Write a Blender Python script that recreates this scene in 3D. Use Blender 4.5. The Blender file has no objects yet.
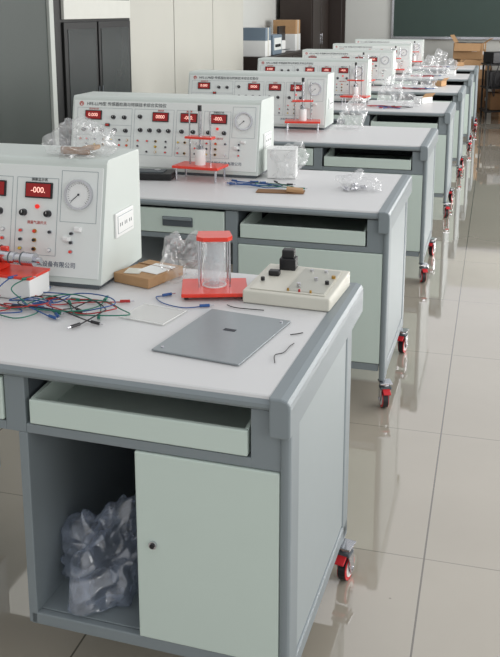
import bpy, bmesh, math, random
from mathutils import Vector, Matrix, Euler, noise
C = bpy.context.scene.collection
R = math.radians
def lin(c):
    return tuple(((v/255)/12.92 if v/255 <= .04045 else (((v/255)+.055)/1.055)**2.4) for v in c)
# ------------------------------------------------------------ materials
def mat(name, rgb, rough=.5, metal=0, var=.04, scale=12, alpha=1, bump=0, bscale=60, emit=0, coat=0):
    m = bpy.data.materials.new(name); m.use_nodes = True
    nt = m.node_tree; b = nt.nodes['Principled BSDF']
    col = lin(rgb)
    tc = nt.nodes.new('ShaderNodeTexCoord')
    n = nt.nodes.new('ShaderNodeTexNoise'); n.inputs['Scale'].default_value = scale; n.inputs['Detail'].default_value = 4
    nt.links.new(tc.outputs['Object'], n.inputs['Vector'])
    mx = nt.nodes.new('ShaderNodeMix'); mx.data_type = 'RGBA'
    mx.inputs['A'].default_value = tuple(max(0, v*(1-var)) for v in col)+(1,)
    mx.inputs['B'].default_value = tuple(min(1, v*(1+var)) for v in col)+(1,)
    nt.links.new(n.outputs['Fac'], mx.inputs['Factor'])
    nt.links.new(mx.outputs['Result'], b.inputs['Base Color'])
    b.inputs['Roughness'].default_value = rough; b.inputs['Metallic'].default_value = metal
    b.inputs['Alpha'].default_value = alpha
    b.inputs['Coat Weight'].default_value = coat
    if emit:
        b.inputs['Emission Color'].default_value = col+(1,); b.inputs['Emission Strength'].default_value = emit
    if bump:
        n2 = nt.nodes.new('ShaderNodeTexNoise'); n2.inputs['Scale'].default_value = bscale
        nt.links.new(tc.outputs['Object'], n2.inputs['Vector'])
        bp = nt.nodes.new('ShaderNodeBump'); bp.inputs['Strength'].default_value = bump; bp.inputs['Distance'].default_value = .01
        nt.links.new(n2.outputs['Fac'], bp.inputs['Height']); nt.links.new(bp.outputs['Normal'], b.inputs['Normal'])
    return m
def film(name, rgb, a0, a1, sc, tl=.5, gloss=.16):
    # thin soft plastic film: mostly transparent, lit-through milky patches, faint sheen
    m = bpy.data.materials.new(name); m.use_nodes = True; nt = m.node_tree; N = nt.nodes; L = nt.links
    N.remove(N['Principled BSDF']); out = N['Material Output']
    tc = N.new('ShaderNodeTexCoord'); mp = N.new('ShaderNodeMapping'); mp.inputs['Scale'].default_value = (1,.45,1.6); mp.inputs['Rotation'].default_value = (.3,.5,.6)
    L.new(tc.outputs['Object'], mp.inputs['Vector'])
    n = N.new('ShaderNodeTexNoise'); n.inputs['Scale'].default_value = sc; n.inputs['Detail'].default_value = 2; n.inputs['Distortion'].default_value = 1.5
    L.new(mp.outputs[0], n.inputs['Vector'])
    r = N.new('ShaderNodeMapRange'); r.inputs['From Min'].default_value = .42; r.inputs['From Max'].default_value = .70
    r.inputs['To Min'].default_value = a0; r.inputs['To Max'].default_value = a1
    L.new(n.outputs['Fac'], r.inputs['Value'])
    bp = N.new('ShaderNodeBump'); bp.inputs['Strength'].default_value = .45; bp.inputs['Distance'].default_value = .012
    L.new(n.outputs['Fac'], bp.inputs['Height'])
    df = N.new('ShaderNodeBsdfDiffuse'); df.inputs['Color'].default_value = lin(rgb)+(1,)
    tr = N.new('ShaderNodeBsdfTranslucent'); tr.inputs['Color'].default_value = lin(rgb)+(1,)
    m1 = N.new('ShaderNodeMixShader'); m1.inputs[0].default_value = tl; L.new(df.outputs[0], m1.inputs[1]); L.new(tr.outputs[0], m1.inputs[2])
    tp = N.new('ShaderNodeBsdfTransparent'); m2 = N.new('ShaderNodeMixShader'); L.new(r.outputs[0], m2.inputs[0]); L.new(tp.outputs[0], m2.inputs[1]); L.new(m1.outputs[0], m2.inputs[2])
    gl = N.new('ShaderNodeBsdfGlossy'); gl.inputs['Roughness'].default_value = .2; L.new(bp.outputs['Normal'], gl.inputs['Normal'])
    m3 = N.new('ShaderNodeMixShader'); m3.inputs[0].default_value = gloss; L.new(m2.outputs[0], m3.inputs[1]); L.new(gl.outputs[0], m3.inputs[2])
    L.new(m3.outputs[0], out.inputs['Surface'])
    return m
TOP = mat('laminate_top', (212,212,212), .4, var=.02, scale=300)
MINT = mat('mint_paint', (202,216,208), .45, var=.015)
MINT2 = mat('side_paint', (152,161,163), .4, var=.02)
GREY = mat('frame_grey', (130,139,143), .4, var=.03)
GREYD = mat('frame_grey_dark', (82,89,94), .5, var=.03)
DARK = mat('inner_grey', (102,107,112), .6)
BLACK = mat('black_plastic', (20,20,23), .4)
CHROME = mat('chrome', (205,205,210), .2, metal=1)
RED = mat('red_acrylic', (226,56,36), .3, coat=.3)
REDW = mat('red_wheel', (205,40,48), .45)
CLEAR = mat('clear_acrylic', (228,236,238), .06, alpha=.3)
HOUSE = mat('housing_paint', (204,211,206), .42, var=.02)
FACE = mat('panel_face', (224,228,225), .4, var=.01)
WHITE = mat('white_plastic', (232,233,231), .4, var=.01)
BEIGE = mat('beige_plastic', (208,206,194), .4, var=.02)
CARD = mat('cardboard', (172,136,98), .85, var=.12, scale=30)
CARDD = mat('cardboard_dark', (132,98,66), .85, var=.12, scale=30)
PLATE = mat('brushed_plate', (146,153,156), .3, metal=.3, var=.04, scale=80)
PLAST = film('plastic_film', (240,241,243), .07, .36, 11, .5, .14)
PLASTB = film('plastic_film_bluish', (200,213,236), .18, .6, 8, .4, .15)
SHEET = mat('thin_film', (238,238,235), .12, alpha=.5)
INK = mat('ink_dark', (44,48,56), .6)
INKB = mat('ink_blue', (78,88,108), .6)
INKR = mat('ink_red', (190,60,50), .6)
LINE = mat('outline_grey', (150,160,163), .6)
DISP = mat('display_glass', (135,18,20), .2, emit=.25)
LED = mat('led_red', (255,196,180), .4, emit=.9)
LAMP = mat('indicator_red', (225,40,30), .3, emit=.5)
BLUE = mat('cable_blue', (28,78,140), .4); GREEN = mat('cable_green', (16,112,92), .4)
CRED = mat('cable_red', (170,36,36), .4); CBLK = mat('cable_black', (28,28,32), .4); YEL = mat('jack_yellow', (220,190,60), .4)
BRASS = mat('brass', (190,150,80), .3, metal=1)
BLUG = mat('equipment_bluegrey', (112,128,142), .5)
CABG = mat('cabinet_glass_door', (60,64,64), .25, var=.1, scale=2)
CABD = mat('cabinet_black', (20,20,20), .5)
BROWN = mat('dark_brown_wood', (44,34,29), .45, var=.15, scale=5)
# ------------------------------------------------------------ mesh builder
class B:
    def __init__(s): s.bm = bmesh.new(); s.m = []
    def _mi(s, m):
        if m not in s.m: s.m.append(m)
        return s.m.index(m)
    def _add(s, t, m, M=None, smooth=False):
        if M is not None: bmesh.ops.transform(t, matrix=M, verts=t.verts)
        i = s._mi(m)
        for f in t.faces: f.material_index = i; f.smooth = smooth
        me = bpy.data.meshes.new('tmp'); t.to_mesh(me); t.free(); s.bm.from_mesh(me); bpy.data.meshes.remove(me); return s
    def box(s, size, c, m, bevel=0, rot=(0,0,0), seg=2):
        t = bmesh.new(); bmesh.ops.create_cube(t, size=1); bmesh.ops.scale(t, vec=size, verts=t.verts)
        if bevel: bmesh.ops.bevel(t, geom=t.edges[:], offset=min(bevel, min(size)*.49), segments=seg, affect='EDGES', profile=.5)
        return s._add(t, m, Matrix.Translation(c) @ Euler(rot).to_matrix().to_4x4())
    def span(s, x, y, z, m, bevel=0, seg=2):
        return s.box((x[1]-x[0], y[1]-y[0], z[1]-z[0]), ((x[0]+x[1])/2, (y[0]+y[1])/2, (z[0]+z[1])/2), m, bevel, seg=seg)
    def cyl(s, r, h, c, m, rot=(0,0,0), r2=None, seg=20):
        t = bmesh.new(); bmesh.ops.create_cone(t, cap_ends=True, segments=seg, radius1=r, radius2=r if r2 is None else r2, depth=h)
        s._add(t, m, Matrix.Translation(c) @ Euler(rot).to_matrix().to_4x4(), False)
        return s
    def ring(s, r, w, h, c, m, rot=(0,0,0), seg=32):
        t = bmesh.new(); prof = [(r-w,-h/2),(r,-h/2),(r,h/2),(r-w,h/2)]
        vs = [[t.verts.new((p[0]*math.cos(a), p[0]*math.sin(a), p[1])) for p in prof] for a in [2*math.pi*i/seg for i in range(seg)]]
        for i in range(seg):
            for j in range(4):
                t.faces.new((vs[i][j], vs[(i+1)%seg][j], vs[(i+1)%seg][(j+1)%4], vs[i][(j+1)%4]))
        bmesh.ops.recalc_face_normals(t, faces=t.faces)
        return s._add(t, m, Matrix.Translation(c) @ Euler(rot).to_matrix().to_4x4())
    def prism(s, pts, x0, x1, m, bevel=0, M=None):
        t = bmesh.new()
        a = [t.verts.new((x0, p[0], p[1])) for p in pts]; b = [t.verts.new((x1, p[0], p[1])) for p in pts]
        t.faces.new(a); t.faces.new(b[::-1]); n = len(pts)
        for i in range(n): t.faces.new((a[i], b[i], b[(i+1)%n], a[(i+1)%n]))
        bmesh.ops.recalc_face_normals(t, faces=t.faces)
        if bevel: bmesh.ops.bevel(t, geom=t.edges[:], offset=bevel, segments=2, affect='EDGES', profile=.5)
        return s._add(t, m, M)
    def tube(s, pts, r, m, seg=6, sub=6):
        P = [Vector(p) for p in pts]; Q = []
        n = len(P)
        for i in range(n-1):
            p0, p1, p2, p3 = P[max(i-1,0)], P[i], P[i+1], P[min(i+2,n-1)]
            for k in range(sub):
                t = k/sub
                Q.append(.5*((2*p1)+(p2-p0)*t+(2*p0-5*p1+4*p2-p3)*t*t+(3*p1-p0-3*p2+p3)*t**3))
        Q.append(P[-1]); t = bmesh.new(); rings = []
        for i, q in enumerate(Q):
            d = (Q[min(i+1,len(Q)-1)]-Q[max(i-1,0)])
            if d.length < 1e-7: d = Vector((1,0,0))
            d.normalize(); up = Vector((0,0,1)) if abs(d.z) < .9 else Vector((1,0,0))
            e1 = d.cross(up).normalized(); e2 = d.cross(e1)
            rings.append([t.verts.new(q+r*(math.cos(a)*e1+math.sin(a)*e2)) for a in [2*math.pi*j/seg for j in range(seg)]])
        for i in range(len(rings)-1):
            for j in range(seg): t.faces.new((rings[i][j], rings[i][(j+1)%seg], rings[i+1][(j+1)%seg], rings[i+1][j]))
        t.faces.new(rings[0]); t.faces.new(rings[-1][::-1])
        bmesh.ops.recalc_face_normals(t, faces=t.faces)
        return s._add(t, m, None, True)
    def obj(s, name, parent=None, loc=(0,0,0), rot=(0,0,0), **kw):
        me = bpy.data.meshes.new(name); s.bm.to_mesh(me); s.bm.free()
        for m in s.m: me.materials.append(m)
        o = bpy.data.objects.new(name, me); C.objects.link(o)
        o.location = loc; o.rotation_euler = rot; o.parent = parent
        for k, v in kw.items(): o[k] = v
        return o
def empty(name, loc, rot=(0,0,0), **kw):
    o = bpy.data.objects.new(name, None); C.objects.link(o); o.location = loc; o.rotation_euler = rot
    o.empty_display_size = .1
    for k, v in kw.items(): o[k] = v
    return o
def copy_tree(o, parent=None):
    c = o.copy(); C.objects.link(c); c.parent = parent
    for ch in list(o.children): copy_tree(ch, c)
    return c
def text(name, s, size, m, parent, loc, rot, align='CENTER', bold=0):
    cu = bpy.data.curves.new(name, 'FONT'); cu.body = s; cu.size = size; cu.align_x = align; cu.align_y = 'CENTER'; cu.extrude = .0003; cu.offset = bold
    tmp = bpy.data.objects.new('t', cu); C.objects.link(tmp)
    bpy.context.view_layer.update()
    me = bpy.data.meshes.new_from_object(tmp.evaluated_get(bpy.context.evaluated_depsgraph_get()))
    bpy.data.objects.remove(tmp)
    me.materials.clear(); me.materials.append(m)
    o = bpy.data.objects.new(name, me); C.objects.link(o); o.parent = parent; o.location = loc; o.rotation_euler = rot
    return o
def bag(name, loc, size, seed, m, rz=0, parent=None, fine=1, **kw):
    # crumpled pouch of film: soft lumpy folded body, its overall size is normalised to the given dimensions
    t = bmesh.new(); bmesh.ops.create_icosphere(t, subdivisions=6, radius=.5)
    off = Vector((seed*3.1, seed*1.7, seed*.9))
    for v in t.verts:
        d = v.co.normalized()
        n1 = noise.noise(d*1.5+off)
        q = d*1.5+off*2; q = q+Vector((noise.noise(q), noise.noise(q+Vector((5,0,0))), noise.noise(q+Vector((0,7,0)))))*.7*fine
        n2 = 1-math.sqrt(noise.noise(Vector((q.x*1.2,q.y*1.2,q.z*2.0)))**2+.004)*2.4
        q2 = q*2.2; n3 = 1-math.sqrt(noise.noise(Vector((q2.x,q2.y*.7,q2.z*1.3)))**2+.008)*2.2
        flare = max(0, d.x*.8+d.z*.5-.5)*.6
        v.co = d*.5*(.74+.55*n1+.15*n2+.04*n3*fine+flare)
        v.co.z = max(v.co.z, -.2+.012*n2)+.2
    lo = [min(v.co[i] for v in t.verts) for i in range(3)]; hi = [max(v.co[i] for v in t.verts) for i in range(3)]
    for v in t.verts:
        v.co = Vector([((v.co[i]-lo[i])/(hi[i]-lo[i])-(.5 if i < 2 else 0))*size[i] for i in range(3)])
    b = B(); b._add(t, m, None, True)
    return b.obj(name, parent, loc, (0,0,rz), **kw)
# ------------------------------------------------------------ room
def tilemat():
    m = bpy.data.materials.new('floor_tiles'); m.use_nodes = True; nt = m.node_tree; N = nt.nodes; L = nt.links
    b = N['Principled BSDF']; g = N.new('ShaderNodeNewGeometry'); sx = N.new('ShaderNodeSeparateXYZ'); L.new(g.outputs['Position'], sx.inputs[0])
    def mth(op, a, bb):
        n = N.new('ShaderNodeMath'); n.operation = op
        for i, v in enumerate((a, bb)):
            if v is None: continue
            if isinstance(v, (int, float)): n.inputs[i].default_value = v
            else: L.new(v, n.inputs[i])
        return n.outputs[0]
    def line(o, off, w):
        f = mth('FRACT', mth('DIVIDE', mth('ADD', o, 40-off), .8), None)
        return mth('LESS_THAN', mth('MINIMUM', f, mth('SUBTRACT', 1, f)), w)
    ln = mth('MAXIMUM', mth('MULTIPLY', line(sx.outputs[0], -.12, .0032), .9), mth('MULTIPLY', line(sx.outputs[1], 3.13, .0026), .5))
    n = N.new('ShaderNodeTexNoise'); n.inputs['Scale'].default_value = 1.7; n.inputs['Detail'].default_value = 6; L.new(g.outputs['Position'], n.inputs['Vector'])
    mx = N.new('ShaderNodeMix'); mx.data_type = 'RGBA'; mx.inputs['A'].default_value = lin((160,152,138))+(1,); mx.inputs['B'].default_value = lin((183,175,161))+(1,)
    L.new(n.outputs['Fac'], mx.inputs['Factor'])
    v = N.new('ShaderNodeTexVoronoi'); v.inputs['Scale'].default_value = 7; L.new(g.outputs['Position'], v.inputs['Vector'])
    sp = mth('LESS_THAN', v.outputs['Distance'], .03)
    m3 = N.new('ShaderNodeMix'); m3.data_type = 'RGBA'; m3.inputs['B'].default_value = lin((110,104,92))+(1,)
    L.new(mth('MULTIPLY', sp, .5), m3.inputs['Factor']); L.new(mx.outputs['Result'], m3.inputs['A'])
    m2 = N.new('ShaderNodeMix'); m2.data_type = 'RGBA'; m2.inputs['B'].default_value = lin((88,82,72))+(1,)
    L.new(ln, m2.inputs['Factor']); L.new(m3.outputs['Result'], m2.inputs['A']); L.new(m2.outputs['Result'], b.inputs['Base Color'])
    n5 = N.new('ShaderNodeTexNoise'); n5.inputs['Scale'].default_value = 4; L.new(g.outputs['Position'], n5.inputs['Vector'])
    bp = N.new('ShaderNodeBump'); bp.inputs['Strength'].default_value = .06; bp.inputs['Distance'].default_value = .01; L.new(n5.outputs['Fac'], bp.inputs['Height']); L.new(bp.outputs['Normal'], b.inputs['Normal'])
    b.inputs['Roughness'].default_value = .04; b.inputs['Specular IOR Level'].default_value = 1.0
    b.inputs['Coat Weight'].default_value = 1; b.inputs['Coat Roughness'].default_value = .03; b.inputs['Coat IOR'].default_value = 1.75
    return m
WALL = mat('wall_paint', (196,197,192), .8, var=.03, scale=2)
def struct(name, x, y, z, m):
    return B().span(x, y, z, m).obj(name, kind='structure')
struct('floor', (-3.3,3.2), (-2.5,15), (-.05,0), tilemat())
struct('wall_left', (-3.4,-3.3), (-2.5,15.1), (0,3.1), WALL)
struct('wall_back', (-3.3,3.2), (15,15.1), (0,3.1), WALL)
b = B()
b.span((3.2,3.3), (-2.5,15.1), (0,.9), WALL).span((3.2,3.3), (-2.5,15.1), (2.7,3.1), WALL)
for y in (-2.5,.6,3.7,6.8,9.9,13.0): b.span((3.2,3.3), (y,y+.6 if y<13 else 15.1), (.9,2.7), WALL)
b.obj('wall_right', kind='structure')
for i, y in enumerate((-1.9,1.2,4.3,7.4,10.5)):
    b = B()
    for yy in (y+.03, y+1.25, y+2.47): b.box((.06,.05,1.8), (3.25,yy,1.8), WHITE)
    for zz in (.93,2.67): b.box((.06,2.5,.05), (3.25,y+1.25,zz), WHITE)
    b.obj('window_%d'%(i+1), kind='structure')
struct('baseboard_left', (-3.3,-3.285), (-2.5,15), (0,.1), GREYD)
struct('baseboard_back', (-3.28,3.2), (14.985,15), (0,.1), GREYD)
d = B().span((-3.24,-2.46), (14.93,14.985), (.02,2.3), BROWN).obj('door_1', kind='structure')
B().span((-3.17,-2.87), (14.915,14.93), (.3,2.1), BROWN, .01).span((-2.81,-2.51), (14.915,14.93), (.3,2.1), BROWN, .01).cyl(.015,.1,(-2.84,14.9,1.05),CHROME,(0,0,0)).obj('door_panel', d)
bb = empty('blackboard', (0,14.98,1.08), label='dark green blackboard with aluminium frame on the back wall', category='blackboard')
B().span((-1.66,2.4), (-.02,.0), (.04,1.3), mat('board_green', (44,62,56), .55, var=.12, scale=3)).obj('writing_surface', bb)
B().span((-1.69,2.43), (-.03,.0), (.0,.04), CHROME).span((-1.69,-1.655), (-.03,0), (.04,1.34), CHROME).span((2.4,2.43), (-.03,0), (.04,1.34), CHROME).span((-1.655,2.4), (-.03,0), (1.3,1.34), CHROME).obj('frame', bb)
B().span((-1.6,2.3), (-.09,-.03), (0,.015), CHROME).obj('chalk_ledge', bb)
cab = empty('tall_cabinet', (-2.9,6.25,0), label='tall black cabinet with dark glass double doors against the wall', category='cabinet')
B().span((-.38,-.02), (-.68,.66), (0,2.2), CABD, .005).obj('body', cab)
for i in (-1,1):
    dd = B().span((-.02,0), (.015 if i>0 else -.55,.62 if i>0 else -.015), (.08,1.46), CABD, .004).span((.0,.004), (.05 if i>0 else -.5,.58 if i>0 else -.05), (.15,1.41), CABG).obj('door', cab)
    B().span((.004,.014), (.03*i-.006,.03*i+.006), (.85,.98), GREYD, .003).obj('handle', dd)
B().span((-.02,.004), (-.55,.62), (1.48,1.62), mat('strip_cream',(206,206,198),.5), .003).obj('sign_strip', cab, label='white horizontal strip')
B().span((-.02,-.004), (-.6,.6), (1.64,2.15), CABG, .003).obj('upper_door', cab)
cab2 = empty('partition_panel', (-2.9,4.86,0), label='plain dark greenish partition panel with pale vertical post', category='partition')
CG2 = mat('panel_dark_green', (62,69,65), .5, var=.06, scale=2)
B().span((-.06,0), (-.68,.60), (0,2.2), CG2, .004).obj('panel', cab2)
B().span((-.07,.02), (.60,.66), (0,2.25), mat('pale_post',(188,192,186),.5), .004).obj('post', cab2, label='pale vertical post')
B().span((0,.008), (-.42,-.40), (0,2.2), GREYD).obj('seam_strip', cab2)
PART = mat('panel_grey_beige', (188,187,178), .6, var=.04, scale=2)
e = empty('wall_cupboard', (-3.0,8.8,0), label='plain grey-beige tall cupboard with dark edges along the wall', category='cupboard')
B().span((-.29,-.02), (-1.85,1.85), (0,2.3), BROWN, .004).obj('body', e)
for j in range(3): B().span((-.02,.0), (-1.83+1.225*j,-.625+1.225*j), (.06,2.28), PART, .005).obj('door', e)
sb = empty('sideboard', (-3.0,12.2,0), label='dark brown sideboard cabinet carrying boxes and equipment', category='cabinet')
B().box((.5,2.4,.96), (0,0,.48), BROWN, .005).obj('body', sb)
for y in (-.9,-.3,.3,.9): B().box((.02,.56,.86), (.26,y,.49), BROWN, .004).box((.02,.02,.12), (.275,y+.22,.7), CHROME, .003).obj('door', sb)
tb = empty('tall_cabinet', (-2.98,14.15,0), label='tall dark brown wooden cabinet near the far door', category='cabinet')
B().box((.5,1.3,2.3), (0,0,1.15), BROWN, .005).obj('body', tb)
for y in (-.33,.33): B().box((.02,.6,2.1), (.26,y,1.15), BROWN, .006).box((.02,.02,.16), (.275,y*.2,1.1), CHROME, .003).obj('door', tb)
for y, w, h, m, z in ((11.2,.3,.2,WHITE,.962),(11.2,.26,.16,BLUG,1.163),(12.98,.36,.24,WHITE,.962),(12.98,.30,.2,CARD,1.203)):
    B().box((.34,w,h), (0,0,h/2), m, .004).box((.342,.05,h+.001), (0,0,h/2), BEIGE).obj('cardboard_box', None, (-3.0,y,z), (0,0,0), label={WHITE:'white',CARD:'brown',BLUG:'blue-grey'}[m]+' taped box stacked on the brown sideboard', category='box', group='boxes on the sideboard')
e = empty('computer_monitor', (-2.98,12.55,.962), (0,0,R(90)), label='black computer monitor standing on the brown sideboard', category='monitor')
B().box((.40,.03,.28), (0,0,.22), BLACK, .006).obj('screen', e); B().box((.05,.04,.1), (0,.02,.06), BLACK).box((.2,.14,.012), (0,.02,.006), BLACK, .003).obj('stand', e)
e = empty('bench_equipment', (-3.0,11.72,.962), label='blue-grey bench equipment unit on the brown sideboard', category='equipment')
B().box((.34,.5,.26), (0,0,.13), BLUG, .012).obj('housing', e); B().box((.006,.4,.16), (.172,0,.14), FACE, .002).obj('front_panel', e)
for j in (-.14,-.04,.06): B().cyl(.02,.02,(0,0,0),BLACK,(0,R(90),0)).obj('knob', e, (.185,j,.12))
e = empty('small_printer', (-3.0,12.15,.962), label='small white printer standing on the brown sideboard', category='printer')
B().box((.3,.26,.17), (0,0,.085), WHITE, .012).obj('body', e); B().box((.12,.2,.006), (.16,0,.05), GREYD).obj('paper_tray', e)
# ------------------------------------------------------------ cluttered far corner
def carton(loc, s, rz, m=CARD, lab='brown cardboard carton with taped lid on the floor', flap=False):
    e = empty('cardboard_carton', loc, (0,0,rz), label=lab, category='box', group='cartons beyond the desks')
    b = B().box(s, (0,0,s[2]/2), m, .004)
    if flap:
        b.box((s[0]*.9,s[1]*.4,.004), (0,-s[1]*.62,s[2]-.06), m, rot=(1.0,0,0)).box((s[0]*.32,s[1]*.9,.004), (s[0]*.60,0,s[2]+.03), m, rot=(0,-.6,0)).box((s[0]*.32,s[1]*.9,.004), (-s[0]*.55,0,s[2]+.06), m, rot=(0,1.0,0)).box((s[0]*.9,s[1]*.9,.004), (0,0,s[2]+.001), BLACK)
    b.obj('body', e)
    B().box((s[0]*.2,.05,.003), (0,-s[1]*.3,s[2]+.003), BEIGE).box((.002,.06,s[2]*.35), (s[0]/2,0,s[2]*.8), BEIGE).box((.08,.002,.06), (.1,-s[1]/2,s[2]*.6), WHITE).box((.002,.1,.05), (s[0]/2,-.08,s[2]*.4), WHITE).obj('tape', e)
carton((.32,14.1,0), (.6,.45,.42), .25, CARDD); carton((.37,14.1,.424), (.5,.40,.3), -.35, CARD, 'brown cardboard carton stacked on another'); carton((.30,14.1,.73), (.36,.3,.24), .5, CARDD, 'open brown carton on top of a stack', True)
carton((-.42,14.3,0), (.6,.4,.5), -.1, CARDD); carton((-.34,14.3,.504), (.5,.36,.3), .3, CARD, 'brown cardboard carton stacked on another'); carton((-.40,14.3,.808), (.44,.34,.24), -.15, CARD, 'open brown carton on top of a stack', True)
carton((1.05,14.2,0), (.55,.5,.7), .2, CARDD, 'tall dark brown carton standing on the floor'); carton((1.0,14.2,.704), (.45,.4,.3), .4, CARD, 'open brown carton on top of a stack', True)
carton((.40,11.9,0), (.32,.3,.26), .6, CARD, 'small open cardboard carton on the floor', True)
carton((.50,12.75,0), (.40,.34,.5), -.3, CARDD, 'dark brown cardboard carton on the floor'); carton((.50,12.75,.504), (.34,.3,.26), .2, CARD, 'open brown carton on top of a stack', True)
def trolley(loc, rz, seed):
    e = empty('equipment_trolley', loc, (0,0,rz), label='black metal trolley piled with dark equipment and cables', category='trolley')
    for x in (-.24,.24):
        for yy in (-.18,.18): B().box((.025,.025,.78), (x,yy,.39), CABD).obj('leg', e)
    for z in (.12,.45,.78): B().box((.54,.42,.02), (0,0,z), CABD).obj('shelf', e)
    rnd = random.Random(seed)
    B().box((.3,.3,.16), (-.08,0,.875), BLACK, .01, rot=(0,0,.3)).box((.2,.01,.1), (-.08,-.152,.875), GREYD).obj('device', e)
    B().box((.16,.24,.1), (.17,0,.845), WHITE, .01).box((.12,.005,.05), (.17,-.122,.845), BLACK).obj('device', e)
    B().box((.44,.34,.22), (0,0,.575), BLACK, .01).obj('device', e); B().box((.4,.3,.24), (.02,0,.255), CARDD, .004).obj('device', e)
    for j in range(6):
        x = rnd.uniform(-.22,.22)
        B().tube([(x,-.16,.80),(x+.01,-.235,.78),(x+rnd.uniform(-.05,.05),-.24,.6),(x+rnd.uniform(-.08,.08),-.25,.42+rnd.uniform(-.1,.1)),(x+.06,-.235,.62)], .007, CBLK).obj('cable', e)
trolley((.10,13.4,0), .2, 9); trolley((1.15,12.85,0), -.2, 4)
# ------------------------------------------------------------ desk
W = 1.66
def caster(parent, x, y, rz):
    c = B()
    c.box((.05,.05,.006), (0,0,.112), CHROME, .001).cyl(.015,.02,(0,0,.103),CHROME)
    c.box((.046,.036,.010), (0,-.004,.092), GREYD, .004)
    for s in (-1,1): c.prism([(-.018,.096),(.018,.096),(.026,.028),(.004,.024)], s*.019-.0015, s*.019+.0015, CHROME)
    c.cyl(.005,.045,(0,.014,.037),CHROME,(0,R(90),0))
    c.box((.03,.036,.005), (0,-.03,.084), REDW, .002, rot=(R(25),0,0))
    o = c.obj('caster', parent, (x,y,0), (0,0,rz))
    B().cyl(.035,.024,(0,0,0),REDW,(0,R(90),0),seg=28).cyl(.026,.027,(0,0,0),WHITE,(0,R(90),0)).cyl(.011,.03,(0,0,0),GREYD,(0,R(90),0)).ring(.0365,.005,.02,(0,0,0),CBLK,(0,R(90),0)).obj('wheel', o, (0,.014,.037))
SX = -.605
def build_desk(name, loc, rz, opened, label, D=.81):
    e = empty(name, loc, (0,0,rz), label=label, category='desk', group='lab desks in a row')
    f = -D; BZ = .166; TW = .044
    B().span((-W+TW-.002,-TW+.002), (f+.006,0), (.772,.80), TOP, .006).obj('tabletop', e)
    pts = [(f+.012,.795),(f+.004,.792),(f-.001,.785),(f-.001,.777),(f+.004,.770),(f+.012,.768)]
    B().prism(pts, -W+TW-.002, -TW+.002, GREY).obj('front_edge', e)
    for x0, sg in ((-TW,1),(-W+TW,-1)):
        t = bmesh.new(); w = TW*sg
        pr = [(0,.801),(w*.55,.802),(w*.85,.798),(w*.97,.790),(w,.778),(w,.722),(w*.9,.717),(0,.717)]
        va = [t.verts.new((x0+p[0], f-.008, p[1])) for p in pr]; vb = [t.verts.new((x0+p[0], .002, p[1])) for p in pr]
        t.faces.new(va); t.faces.new(vb[::-1])
        for i in range(8): t.faces.new((va[i], vb[i], vb[(i+1)%8], va[(i+1)%8]))
        bmesh.ops.recalc_face_normals(t, faces=t.faces)
        bmesh.ops.bevel(t, geom=[ed for ed in t.edges if abs(ed.verts[0].co.y-ed.verts[1].co.y) < 1e-5], offset=.004, segments=2, affect='EDGES', profile=.5)
        b = B(); b._add(t, GREY); b.obj('end_trim', e)
    for x0, x1 in ((-.026,-.002),(-W+.002,-W+.026)):
        B().span((x0,x1), (f+.008,f+.085), (.115,.73), GREY, .010, 3).obj('leg', e)
        B().span((x0,x1), (-.21,-.14), (.115,.73), GREY, .010, 3).obj('leg', e)
        B().span((x0+.004,x1-.004), (f+.08,-.2), (BZ+.01,.73), MINT2, .003).obj('side_panel', e)
        B().span((x0,x1), (f+.012,-.142), (.125,.175), GREY, .009).obj('foot_rail', e)
    fy = f+.015
    B().span((-.088,-.024), (fy,fy+.02), (.634,.764), GREY, .002).span((SX-.05,SX), (fy,fy+.02), (.634,.764), GREY, .002).span((SX,-.086), (fy,fy+.02), (.634,.656), GREY, .002).obj('front_frame', e)
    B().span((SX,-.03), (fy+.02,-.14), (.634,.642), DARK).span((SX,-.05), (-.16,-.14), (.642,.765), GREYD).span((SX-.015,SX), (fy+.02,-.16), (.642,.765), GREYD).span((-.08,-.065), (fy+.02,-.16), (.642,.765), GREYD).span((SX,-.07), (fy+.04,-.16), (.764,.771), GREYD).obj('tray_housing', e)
    t = B(); tx0, tx1 = SX+.012, -.094
    t.span((tx0,tx1), (fy-.004,fy+.008), (.659,.716), MINT, .003)
    for a in (tx0, tx1-.008): t.prism([(fy+.008,.66),(fy+.008,.716),(fy+.3,.742),(fy+.3,.66)], a, a+.008, MINT)
    t.span((tx0+.008,tx1-.008), (fy+.008,fy+.42), (.66,.668), MINT)
    t.obj('keyboard_tray', e)
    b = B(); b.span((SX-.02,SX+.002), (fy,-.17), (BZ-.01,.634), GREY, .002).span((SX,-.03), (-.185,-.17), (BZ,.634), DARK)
    b.span((SX,-.03), (fy+.02,-.185), (BZ,BZ+.018), GREY, .002).span((SX-.014,-.03), (fy,fy+.018), (BZ-.012,BZ+.018), GREY, .003)
    b.obj('cabinet_body', e)
    def door(x0, x1, lx):
        dd = B().span((x0,x1), (fy-.004,fy+.014), (BZ+.02,.632), MINT, .003).obj('door', e)
        B().cyl(.009,.008,(lx,fy-.006,.42),CHROME,(R(90),0,0)).cyl(.0055,.01,(lx,fy-.008,.42),BLACK,(R(90),0,0)).obj('lock', dd)
    if opened: door(-.345,-.026,-.306)
    else: door(SX+.004,-.026,-.565)
    L0 = -W+.03
    B().span((L0,L0+.03), (fy,fy+.02), (BZ,.764), GREY, .002).span((L0+.03,SX-.05), (fy,fy+.02), (.634,.655), GREY, .002).span((-1.085,-1.055), (fy,fy+.02), (.655,.764), GREY).obj('front_frame', e)
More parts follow.
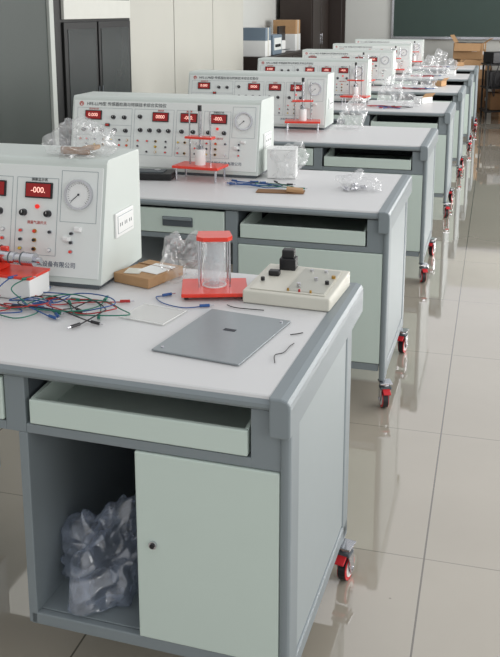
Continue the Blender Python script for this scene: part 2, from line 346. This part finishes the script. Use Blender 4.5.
    B().span((L0,-1.09), (-.185,-.17), (BZ,.764), DARK).span((L0,-1.09), (fy+.02,-.185), (BZ-.01,BZ+.015), GREY).span((-1.11,-1.09), (fy+.004,-.17), (BZ-.01,.634), GREY).span((L0,-1.11), (fy,fy+.018), (BZ-.012,BZ+.018), GREY).obj('cabinet_body', e)
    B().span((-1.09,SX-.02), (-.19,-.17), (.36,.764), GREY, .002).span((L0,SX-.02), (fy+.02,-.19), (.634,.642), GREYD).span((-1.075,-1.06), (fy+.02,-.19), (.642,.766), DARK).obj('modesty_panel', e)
    for x0, x1 in ((-1.053,SX-.054),(L0+.033,-1.087)):
        dr = B().span((x0,x1), (fy-.004,fy+.014), (.658,.758), MINT, .003).obj('drawer', e)
        cx = (x0+x1)/2
        B().box((.13,.006,.04), (cx,fy-.006,.707), GREYD, .003).box((.122,.008,.012), (cx,fy-.011,.72), GREY, .002).obj('handle', dr)
    dd = B().span((L0+.033,-1.113), (fy-.004,fy+.014), (BZ+.02,.632), MINT, .003).obj('door', e)
    B().cyl(.009,.008,(-1.15,fy-.006,.42),CHROME,(R(90),0,0)).obj('lock', dd)
    for x, y, r in ((.0,f+.02,R(20)),(.0,-.19,R(-10)),(-W+.02,f+.05,0),(-W+.02,-.19,.3)):
        caster(e, x, y, r)
    return e
SP = 1.72
DX, DY = -.342, 2.36
D1 = build_desk('lab_desk', (DX+.022,DY,0), R(-2), True, 'grey-green lab desk on casters with open cabinet compartment and lead-strewn top', .788)
D2 = build_desk('lab_desk', (DX,DY+SP,0), R(-.6), False, 'grey-green lab desk on red casters with drawer, tray and closed door')
desks = [D1, D2]
for k in range(2,7):
    c = copy_tree(D2); c.location = (DX+(.01,.045,.07,.1,.125)[k-2], DY+SP*k, 0); c.rotation_euler = (0,0,R((-.3,-.2,-.4,.1,-.3)[k-2])); desks.append(c)
    c['label'] = 'grey-green lab desk on casters further along the row'
bpy.context.view_layer.update()
def on(k, x, y, z=.8015):
    return tuple(desks[k].matrix_world @ Vector((x,y,z)))
def T(x, y, z=.8015): return (1.018*x-.0204, 1.018*y+.1035, z)
# ------------------------------------------------------------ instrument
def build_instrument():
    e = empty('sensor_test_instrument', (0,0,0), label='off-white sensor training instrument with sloping panel, red displays and gauge', category='instrument', group='instruments on the desks')
    hw = .465
    prof = [(-.145,.012),(-.144,.018),(-.079,.334),(-.074,.341),(-.066,.345),(.137,.345),(.143,.342),(.145,.336),(.145,.012)]
    B().prism(prof, -hw, hw, HOUSE, .0018).obj('housing', e)
    B().span((-hw+.01,hw-.01), (-.14,.14), (.0,.014), GREYD).obj('base', e)
    al = math.atan2(.316,.065); ey = Vector((0,math.cos(al),math.sin(al))); nn = Vector((0,-math.sin(al),math.cos(al)))
    c0 = Vector((0,-.1115,.176))+nn*.001; rot = (al,0,0); hh = .310
    def P(f, v, off=0): return tuple(c0+Vector(((f-.5)*.93,0,0))+ey*((v-.5)*hh)+nn*off)
    B().box((.912,.302,.004), (0,0,0), FACE, .0012).obj('front_panel', e, P(.5,.5), rot)
    b = B()
    def rect(f0,f1,v0,v1):
        x0,x1=(f0-.5)*.93,(f1-.5)*.93; y0,y1=(v0-.5)*hh,(v1-.5)*hh; w=.0013
        for cx,cy,sx,sy in (((x0+x1)/2,y0,x1-x0,w),((x0+x1)/2,y1,x1-x0,w),(x0,(y0+y1)/2,w,y1-y0),(x1,(y0+y1)/2,w,y1-y0)):
            b.box((sx,sy,.0006), (cx,cy,.0024), LINE)
    for q in ((.03,.33,.19,.875),(.345,.555,.19,.875),(.57,.70,.19,.875),(.715,.85,.19,.875),(.86,.975,.5,.95),(.03,.33,.46,.62)): rect(*q)
    b.obj('printed_outline', e, P(.5,.5), rot)
    for f, w, s in ((.12,.085,'0.000'),(.485,.08,'0000'),(.635,.082,'-000.'),(.788,.082,'-000.')):
        dd = B().box((w,.044,.008), (0,0,0), BLACK, .002).box((w-.008,.036,.002), (0,0,.0045), DISP).obj('display', e, P(f,.765,.004), rot)
        text('digits', s, .022, LED, dd, (0,0,.0058), (0,0,0))
    g = B().ring(.041,.005,.012,(0,0,.005),CHROME).cyl(.037,.004,(0,0,.003),WHITE,seg=32).obj('pressure_gauge', e, P(.918,.745,.002), rot)
    b = B()
    for i in range(25):
        a = R(225-270*i/24); rr = .031; ln = .006 if i%6==0 else .0035
        b.box((ln,.0008,.0006), (rr*math.cos(a),rr*math.sin(a),.0055), INK, rot=(0,0,a))
    b.obj('dial_marks', g)
    B().box((.03,.0015,.001), (-.01,-.009,.0065), INK, rot=(0,0,R(42))).cyl(.003,.002,(0,0,.0065),INK).obj('needle', g)
    for f, v in ((.07,.54),(.12,.54),(.17,.54),(.23,.74),(.29,.74),(.24,.54),(.30,.54),(.375,.76),(.38,.56),(.43,.56),(.48,.56),(.53,.56),(.60,.56),(.66,.56),(.74,.56),(.82,.56)):
        B().cyl(.0095,.014,(0,0,.007),BLACK,r2=.0085).cyl(.0115,.002,(0,0,.002),CHROME).box((.001,.007,.001), (0,.003,.0150), WHITE).obj('knob', e, P(f,v), rot)
    cols = [CBLK, RED, WHITE, YEL, CBLK, RED, CBLK]
    for v in (.40,.32,.24):
        for i, f in enumerate((.055,.09,.135,.18,.225,.27,.31,.37,.42,.465,.52,.585,.62,.675,.735,.78,.83,.9)):
            if (i+int(v*100))%4 == 0 and v == .32: continue
            B().cyl(.0058,.007,(0,0,.0035),CHROME if i%3 else BRASS,seg=12).cyl(.0040,.011,(0,0,.0055),cols[(i*3+int(v*100))%7],seg=10).obj('jack', e, P(f,v), rot)
    for f, v in ((.92,.44),(.20,.62),(.885,.35)):
        B().box((.022,.014,.01), (0,0,.005), BLACK if f<.5 else WHITE, .002).box((.016,.009,.004), (0,0,.011), WHITE if f>.5 else INKR, .001, rot=(.15,0,0)).obj('rocker_switch', e, P(f,v), rot)
    B().cyl(.006,.006,(0,0,.004),LAMP).obj('indicator', e, P(.785,.62), rot)
    b = B().ring(.011,.003,.0008,(0,0,.0028),INKR)
    for s in (-1,1): b.box((.003,.015,.0008), (s*.004,0,.0028), INKR, rot=(0,0,s*.45))
    b.obj('emblem', e, P(.05,.935), rot)
    text('lettering', 'HFE-LLPB型 传感器检测与转换技术综合实验仪', .0198, INK, e, P(.08,.932,.0026), rot, 'LEFT')
    text('lettering', '大科教仪器测试设备有限公司', .0168, INKB, e, P(.80,.115,.0026), rot)
    for f, s, m in ((.12,'直流电压表',INKR),(.485,'频率表',INKR),(.635,'温度表',INKR),(.788,'测量显示表',INK)):
        text('lettering', s, .010, m, e, P(f,.858,.0026), rot)
    text('lettering', '测量气源开关', .010, INKR, e, P(.785,.475,.0026), rot)
    s = B().box((.007,.125,.07), (0,0,0), WHITE, .0025).box((.0015,.104,.05), (.0035,0,0), LINE, .0005).box((.0025,.101,.047), (.004,0,0), WHITE, .001)
    for yy in (-.032,0,.032): s.box((.001,.0018,.010), (.0057,yy-.006,.0), GREYD).box((.001,.0018,.010), (.0057,yy+.006,0), GREYD)
    s.obj('mains_socket', e, (hw+.003,.015,.155), (0,0,0))
    return e
inst = build_instrument()
insts = [inst]+[copy_tree(inst) for _ in range(6)]
for k, i in enumerate(insts):
    i.location = on(k, (-1.137,-1.125,-1.15,-1.17,-1.18,-1.2,-1.22)[k], -.15 if k else -.145); i.rotation_euler = (0,0,desks[k].rotation_euler.z+(0 if k else R(2)))
# ------------------------------------------------------------ desk 1 things
B().box((.215,.30,.004), (0,0,.002), PLATE, .001).box((.03,.014,.0006), (.0,.03,.0043), INK).cyl(.004,.006,(.09,.13,.003),CHROME).cyl(.004,.006,(-.09,-.13,.003),CHROME).obj('metal_plate', None, T(-.545,1.735), (0,0,R(-9)), label='thin grey metal plate with small dark label on the desk top', category='metal plate')
cb = empty('control_box', T(-.448,2.078), (0,0,R(-4)), label='beige control box with black plug block and switches on the desk', category='control box')
B().prism([(-.115,0),(-.115,.034),(.115,.044),(.115,0)], -.116, .116, BEIGE, .004).obj('housing', cb)
B().box((.2,.2,.0015), (0,0,.0405), BEIGE, rot=(R(2.5),0,0)).box((.10,.18,.0015), (.045,0,.0418), mat('grey_panel',(178,178,168),.4), rot=(R(2.5),0,0)).obj('top_panel', cb)
B().box((.045,.04,.034), (0,0,.017), BLACK, .003).box((.034,.03,.024), (0,.002,.044), BLACK, .003).obj('plug_block', cb, (-.05,.08,.043), (0,0,.1))
B().box((.03,.024,.014), (0,0,.007), BLACK, .003).obj('switch', cb, (-.07,.015,.042), (0,0,.1))
for x, y, m in ((-.085,-.04,BLACK),(.02,.07,CHROME),(.06,.07,CHROME),(.09,.03,BRASS),(.05,.0,CHROME),(.085,-.02,BLACK),(.02,-.06,CHROME)):
    B().cyl(.0055,.009,(0,0,.0045),m,seg=14).obj('knob', cb, (x,y,.042))
for x in (.0,.03,.06): B().cyl(.003,.008,(0,0,.004),CRED if x==.03 else BRASS,seg=10).obj('terminal', cb, (x,-.09,.036))
def stand_a(loc, rz):
    e = empty('acrylic_test_stand', loc, (0,0,rz), label='clear acrylic cylinder stand with red base and red square cap', category='test stand')
    B().box((.175,.14,.010), (0,0,.014), RED, .002).obj('base_plate', e)
    for x in (-.075,.075):
        for y in (-.05,.05): B().cyl(.006,.009,(x,y,.0045),BLACK,seg=12).obj('foot', e)
    B().ring(.032,.003,.129,(0,.01,.0835),CLEAR,seg=36).ring(.0325,.004,.003,(0,.01,.0205),WHITE,seg=36).ring(.0325,.004,.003,(0,.01,.1465),WHITE,seg=36).obj('tube', e)
    t = bmesh.new()
    o = [(-.047,-.022),(-.030,-.038),(.035,-.038),(.048,-.018),(.042,.038),(-.042,.038)]
    va = [t.verts.new((p[0],p[1]+.01,.148)) for p in o]; vb = [t.verts.new((p[0],p[1]+.01,.159)) for p in o]
    t.faces.new(va[::-1]); t.faces.new(vb)
    for i in range(6): t.faces.new((va[i], va[(i+1)%6], vb[(i+1)%6], vb[i]))
    b = B(); b._add(t, RED); b.obj('cap', e)
    for x, y in ((-.041,-.012),(.041,-.012),(-.036,.040),(.036,.040)): B().cyl(.0026,.129,(x,y,.0835),CHROME,seg=10).obj('rod', e)
    B().cyl(.014,.014,(0,.01,.026),CHROME).obj('sensor', e)
    return e
stand_a(T(-.662,2.032), R(18))
e = empty('cardboard_box', on(0,-.588,-.135), (0,0,R(-18)), label='small flat brown cardboard box with white paper on top', category='box')
B().box((.125,.155,.028), (0,0,.014), CARD, .002).box((.125,.003,.004), (0,.03,.0285), CARDD).obj('body', e)
B().box((.07,.085,.0015), (.02,.01,.0295), WHITE).box((.045,.05,.0012), (-.02,-.04,.0293), BEIGE, rot=(0,0,.4)).obj('paper', e)
x, y, z = T(-.785,2.135); bag('crumpled_plastic_bag', (x,y,z), (.14,.15,.145), 3, PLAST, .4, label='crumpled clear plastic bag between a small box and stand', category='plastic bag')
B().box((.13,.12,.0008), (0,0,.0008), SHEET).box((.128,.003,.001), (0,.055,.0016), WHITE).box((.128,.002,.001), (0,-.055,.0016), WHITE).box((.002,.11,.001), (.062,0,.0016), WHITE).obj('plastic_film', None, T(-.755,1.83), (0,0,-.2), label='thin transparent plastic film lying flat on the desk', category='film')
bg = bag('plastic_bag', on(0,-.785,-.15,1.148), (.22,.19,.11), 9, PLAST, .2, label='clear plastic bag of brown parts lying on the instrument', category='plastic bag')
B().box((.08,.04,.015), (-.01,.0,.012), CARDD, .004, rot=(.05,.08,.3)).box((.05,.03,.012), (.03,.02,.018), CARD, .004, rot=(.1,-.1,-.5)).obj('brown_packing', bg, (0,0,.0))
bag('plastic_bag', (-.825,1.735,.188), (.24,.24,.235), 27, PLASTB, .2, None, .5, label='large translucent bluish plastic bag slumped inside the open cabinet', category='plastic bag')
# micrometer apparatus
e = empty('micrometer_apparatus', T(-1.215,1.895), (0,0,R(-4)), label='pale box with red clamps holding a silver micrometer barrel', category='apparatus')
B().box((.25,.095,.056), (0,0,.028), WHITE, .003).obj('base_box', e)
B().box((.255,.098,.007), (0,0,.0595), RED, .001).obj('red_plate', e)
for x in (-.085,.005):
    B().box((.022,.062,.022), (x,0,.074), RED, .003).box((.022,.014,.04), (x,-.024,.1), RED, .003).box((.022,.014,.04), (x,.024,.1), RED, .003).box((.012,.012,.018), (x,-.024,.126), CHROME, .002).obj('bracket', e)
B().cyl(.016,.17,(-.03,0,.098),CHROME,(0,R(90),0)).cyl(.012,.05,(.06,0,.098),CHROME,(0,R(90),0)).cyl(.018,.04,(.095,0,.098),CHROME,(0,R(90),0)).cyl(.008,.02,(.122,0,.098),CHROME,(0,R(90),0)).ring(.0165,.002,.004,(.04,0,.098),GREYD,(0,R(90),0)).ring(.0185,.002,.004,(.078,0,.098),GREYD,(0,R(90),0)).obj('micrometer', e)
def leadp(pts, m, r=.0016, plugs=True):
    nm = {'cable_blue':'blue','cable_green':'green','cable_red':'red','cable_black':'black'}[m.name]
    o0 = Vector(pts[0]); P = [tuple(Vector(p)-o0) for p in pts]
    o = B().tube(P, r, m, sub=8).obj('test_lead', None, tuple(o0), label=nm+' insulated test lead lying loose on the desk', category='cable', group='test leads on the desks')
    if plugs:
        for a, b2 in ((P[0],P[1]),(P[-1],P[-2])):
            d = (Vector(a)-Vector(b2)); d.z = 0; d.normalize()
            B().cyl(.0040,.026,(0,0,0),m,(0,R(90),0),seg=10).cyl(.0019,.012,(.018,0,0),CHROME,(0,R(90),0),seg=8).obj('plug', o, tuple(Vector(a)+d*.010+Vector((0,0,.002))), (0,0,math.atan2(d.y,d.x)))
    return o
def lead(cx, cy, sx, sy, seed, m, n=8, z=.803, r=.0016, zr=.008):
    rnd = random.Random(seed); a = rnd.uniform(0,6.28); pts = []; dr = rnd.choice((-1,1)); ox, oy = rnd.uniform(-.45,.45)*sx, rnd.uniform(-.35,.35)*sy
    q = rnd.uniform(.6,.95)
    for i in range(n):
        a += dr*rnd.uniform(.75,1.15); ox += rnd.uniform(-.14,.14)*sx; oy += rnd.uniform(-.1,.1)*sy
        qq = q*rnd.uniform(.7,1.2) if 0 < i < n-1 else 1.25
        pts.append((cx+ox+sx*qq*math.cos(a), cy+oy+sy*qq*math.sin(a), z+r+rnd.uniform(0,zr)))
    pts[0] = pts[0][:2]+(z+r,); pts[-1] = pts[-1][:2]+(z+r,)
    return leadp(pts, m, r)
TT = lambda L: [T(*p) for p in L]
cl = [BLUE,CBLK,CRED,GREEN,BLUE,GREEN,BLUE,CBLK,CRED]
x0, y0, _ = T(-1.01,1.81)
for i, m in enumerate(cl):
    lead(x0-.05+.13*(i%4)/3, y0+.015*math.cos(i*3), .085+.012*(i%3), .068, i+31, m, 7+i%3, zr=.014)
for i, m in enumerate([CBLK,CRED,BLUE,GREEN]):
    x = -1.24+.04*i; rnd = random.Random(i+5)
    j = lambda s: rnd.uniform(-s,s)
    leadp(TT([(x+.01,1.835,.86),(x+j(.02),1.81,.84),(x+.02+j(.03),1.78,.808),(x-.02+j(.03),1.75,.806),(x+.04+j(.03),1.72+j(.02),.806),(x+.09,1.755+j(.02),.806),(x+.06+j(.02),1.79,.808),(x+.13,1.78+j(.02),.806)]), m)
leadp(TT([(-.78,1.965,.8035),(-.795,1.95,.8035),(-.76,1.91,.8035),(-.70,1.89,.8035),(-.66,1.91,.8035)]), BLUE, .0014)
leadp(TT([(-.60,1.94,.8035),(-.57,1.925,.8035),(-.50,1.925,.8035)]), CBLK, .0012, False)
leadp(TT([(-.395,1.61,.8025),(-.405,1.65,.8025),(-.39,1.67,.8025),(-.385,1.71,.8025),(-.38,1.73,.8025)]), CBLK, .001, False)
leadp(TT([(-.40,1.78,.8025),(-.385,1.79,.8025),(-.375,1.80,.8025)]), CBLK, .0012, False)
# ------------------------------------------------------------ desk 2 and further
def stand_b(loc, rz, lab):
    e = empty('rod_test_stand', loc, (0,0,rz), label=lab, category='test stand', group='rod stands in front of instruments')
    B().box((.22,.13,.012), (0,0,.062), RED, .002).obj('base_plate', e)
    for x in (-.095,.095):
        for y in (-.05,.05): B().cyl(.005,.056,(x,y,.028),CHROME,seg=12).obj('foot', e)
    for x in (-.05,.05): B().cyl(.004,.24,(x,0,.188),CHROME,seg=10).obj('rod', e)
    B().box((.13,.05,.010), (0,0,.19), RED, .002).obj('cross_bar', e)
    B().cyl(.009,.06,(0,0,.225),CHROME).cyl(.006,.06,(0,0,.28),CHROME).cyl(.009,.025,(0,0,.32),BLACK).cyl(.005,.03,(0,0,.17),CHROME).obj('micrometer', e)
    B().cyl(.024,.07,(0,0,.103),WHITE).cyl(.016,.018,(0,0,.147),CHROME).obj('sensor', e)
    return e
stand_b(on(1,-.90,-.385), R(-6), 'red plate stand with chrome rods and micrometer before the instrument')
e = empty('instrument_case', on(1,-1.13,-.40), (0,0,R(8)), label='black instrument case lying on the desk', category='case')
B().box((.21,.13,.03), (0,0,.015), BLACK, .004).obj('body', e); B().box((.13,.08,.004), (0,0,.032), GREYD).cyl(.015,.006,(.03,0,.035),CHROME).obj('meter', e)
e = empty('white_carton', on(1,-.565,-.21), (0,0,R(8)), label='white carton wrapped in clear plastic beside the instrument', category='box')
B().box((.13,.11,.13), (0,0,.065), WHITE, .004).obj('body', e)
B().box((.133,.113,.003), (.0,-.0,.1315), WHITE, .001).obj('lid', e)
bag('plastic_wrap', (.03,-.02,0), (.19,.16,.175), 23, PLAST, .3, e)
for i, m in enumerate([BLUE,CBLK,BLUE,GREEN,BLUE]):
    x, y, z = on(1,-.62,-.45); lead(x+.02*i-.03, y, .11, .05, 40+i, m, 8, r=.0019)
x,y,z = on(1,-.49,-.55)
B().box((.2,.07,.003), (0,0,.0015), CARDD, .001).box((.07,.05,.014), (.06,0,.01), CARD, .002, rot=(0,.1,.1)).obj('cardboard_strip', None, (x,y,z), (0,0,R(6)), label='brown cardboard strip lying on the desk by leads', category='cardboard')
bag('crumpled_plastic_bag', on(1,-.20,-.40), (.19,.24,.08), 31, PLAST, .8, label='flattened clear plastic bag of small metal parts', category='plastic bag')
for i in range(7):
    rnd = random.Random(i+90); x,y,z = on(1,-.2+rnd.uniform(-.05,.05),-.40+rnd.uniform(-.06,.06),.811)
    B().cyl(.005,.045,(0,0,0),CHROME,(0,R(90),rnd.uniform(0,3)),seg=8).cyl(.009,.008,(0,0,0),CHROME,(0,R(90),rnd.uniform(0,3)),seg=6).obj('metal_bolt', None, (x,y,z), label='small chrome bolt in a plastic bag', category='bolt', group='bolts in the bag')
for k in range(2,7):
    rnd = random.Random(k)
    stand_b(on(k,-.95+rnd.uniform(-.1,.15) if k!=3 else -.78,-.385), rnd.uniform(-.2,.2), 'red plate stand with chrome rods on a further desk')
    bag('crumpled_plastic_bag', on(k,-.53+rnd.uniform(-.01,.02),-.17), (.21,.18,.23), 50+k, PLAST, k*.1, label='upright crumpled clear plastic bag beside the instrument', category='plastic bag')
    if k > 2:
        bag('crumpled_plastic_bag', on(k,-.34,-.42), (.18,.16,.12), 60+k, PLAST, k, label='small crumpled plastic bag on a further desk', category='plastic bag')
        e = empty('small_carton', on(k,-.26,-.15), (0,0,.3*k), label='small open white and brown carton on a further desk', category='box')
        B().box((.12,.1,.05), (0,0,.025), WHITE if k%2 else CARD, .003).obj('body', e)
        B().box((.12,.05,.003), (0,-.06,.065), CARD, rot=(-.8,0,0)).obj('flap', e)
        for j in range(4):
            x,y,z = on(k,-.45-.12*rnd.random(),-.58); lead(x, y, .13, .06, k*10+j, [CRED,BLUE,CRED,CBLK][j], 8, r=.0026)
# ------------------------------------------------------------ lights, world, camera
w = bpy.data.worlds.new('world'); bpy.context.scene.world = w; w.use_nodes = True
w.node_tree.nodes['Background'].inputs[0].default_value = (.97,.98,1,1); w.node_tree.nodes['Background'].inputs[1].default_value = .78
def area(loc, rot, sx, sy, e, col=(1,1,1)):
    l = bpy.data.lights.new('lamp','AREA'); l.shape = 'RECTANGLE'; l.size = sx; l.size_y = sy; l.energy = e; l.color = col
    o = bpy.data.objects.new('area_lamp', l); C.objects.link(o); o.location = loc; o.rotation_euler = rot
for y, e in ((-1.9,35),(1.2,55),(4.3,90),(7.4,130),(10.5,170)): area((3.15,y+1.25,1.8), (0,R(90),0), 1.7, 2.3, e, (1,.99,.98))
cam = bpy.data.cameras.new('camera'); co = bpy.data.objects.new('camera', cam); C.objects.link(co)
co.location = (0,0,1.544); co.rotation_euler = (R(77.91),0,R(15.34)); cam.lens = 887/657*36; cam.sensor_width = 36; cam.clip_start = .05
cam.shift_y = -128.5/657
bpy.context.scene.camera = co
try: bpy.context.scene.view_settings.view_transform = 'Standard'
except Exception: pass
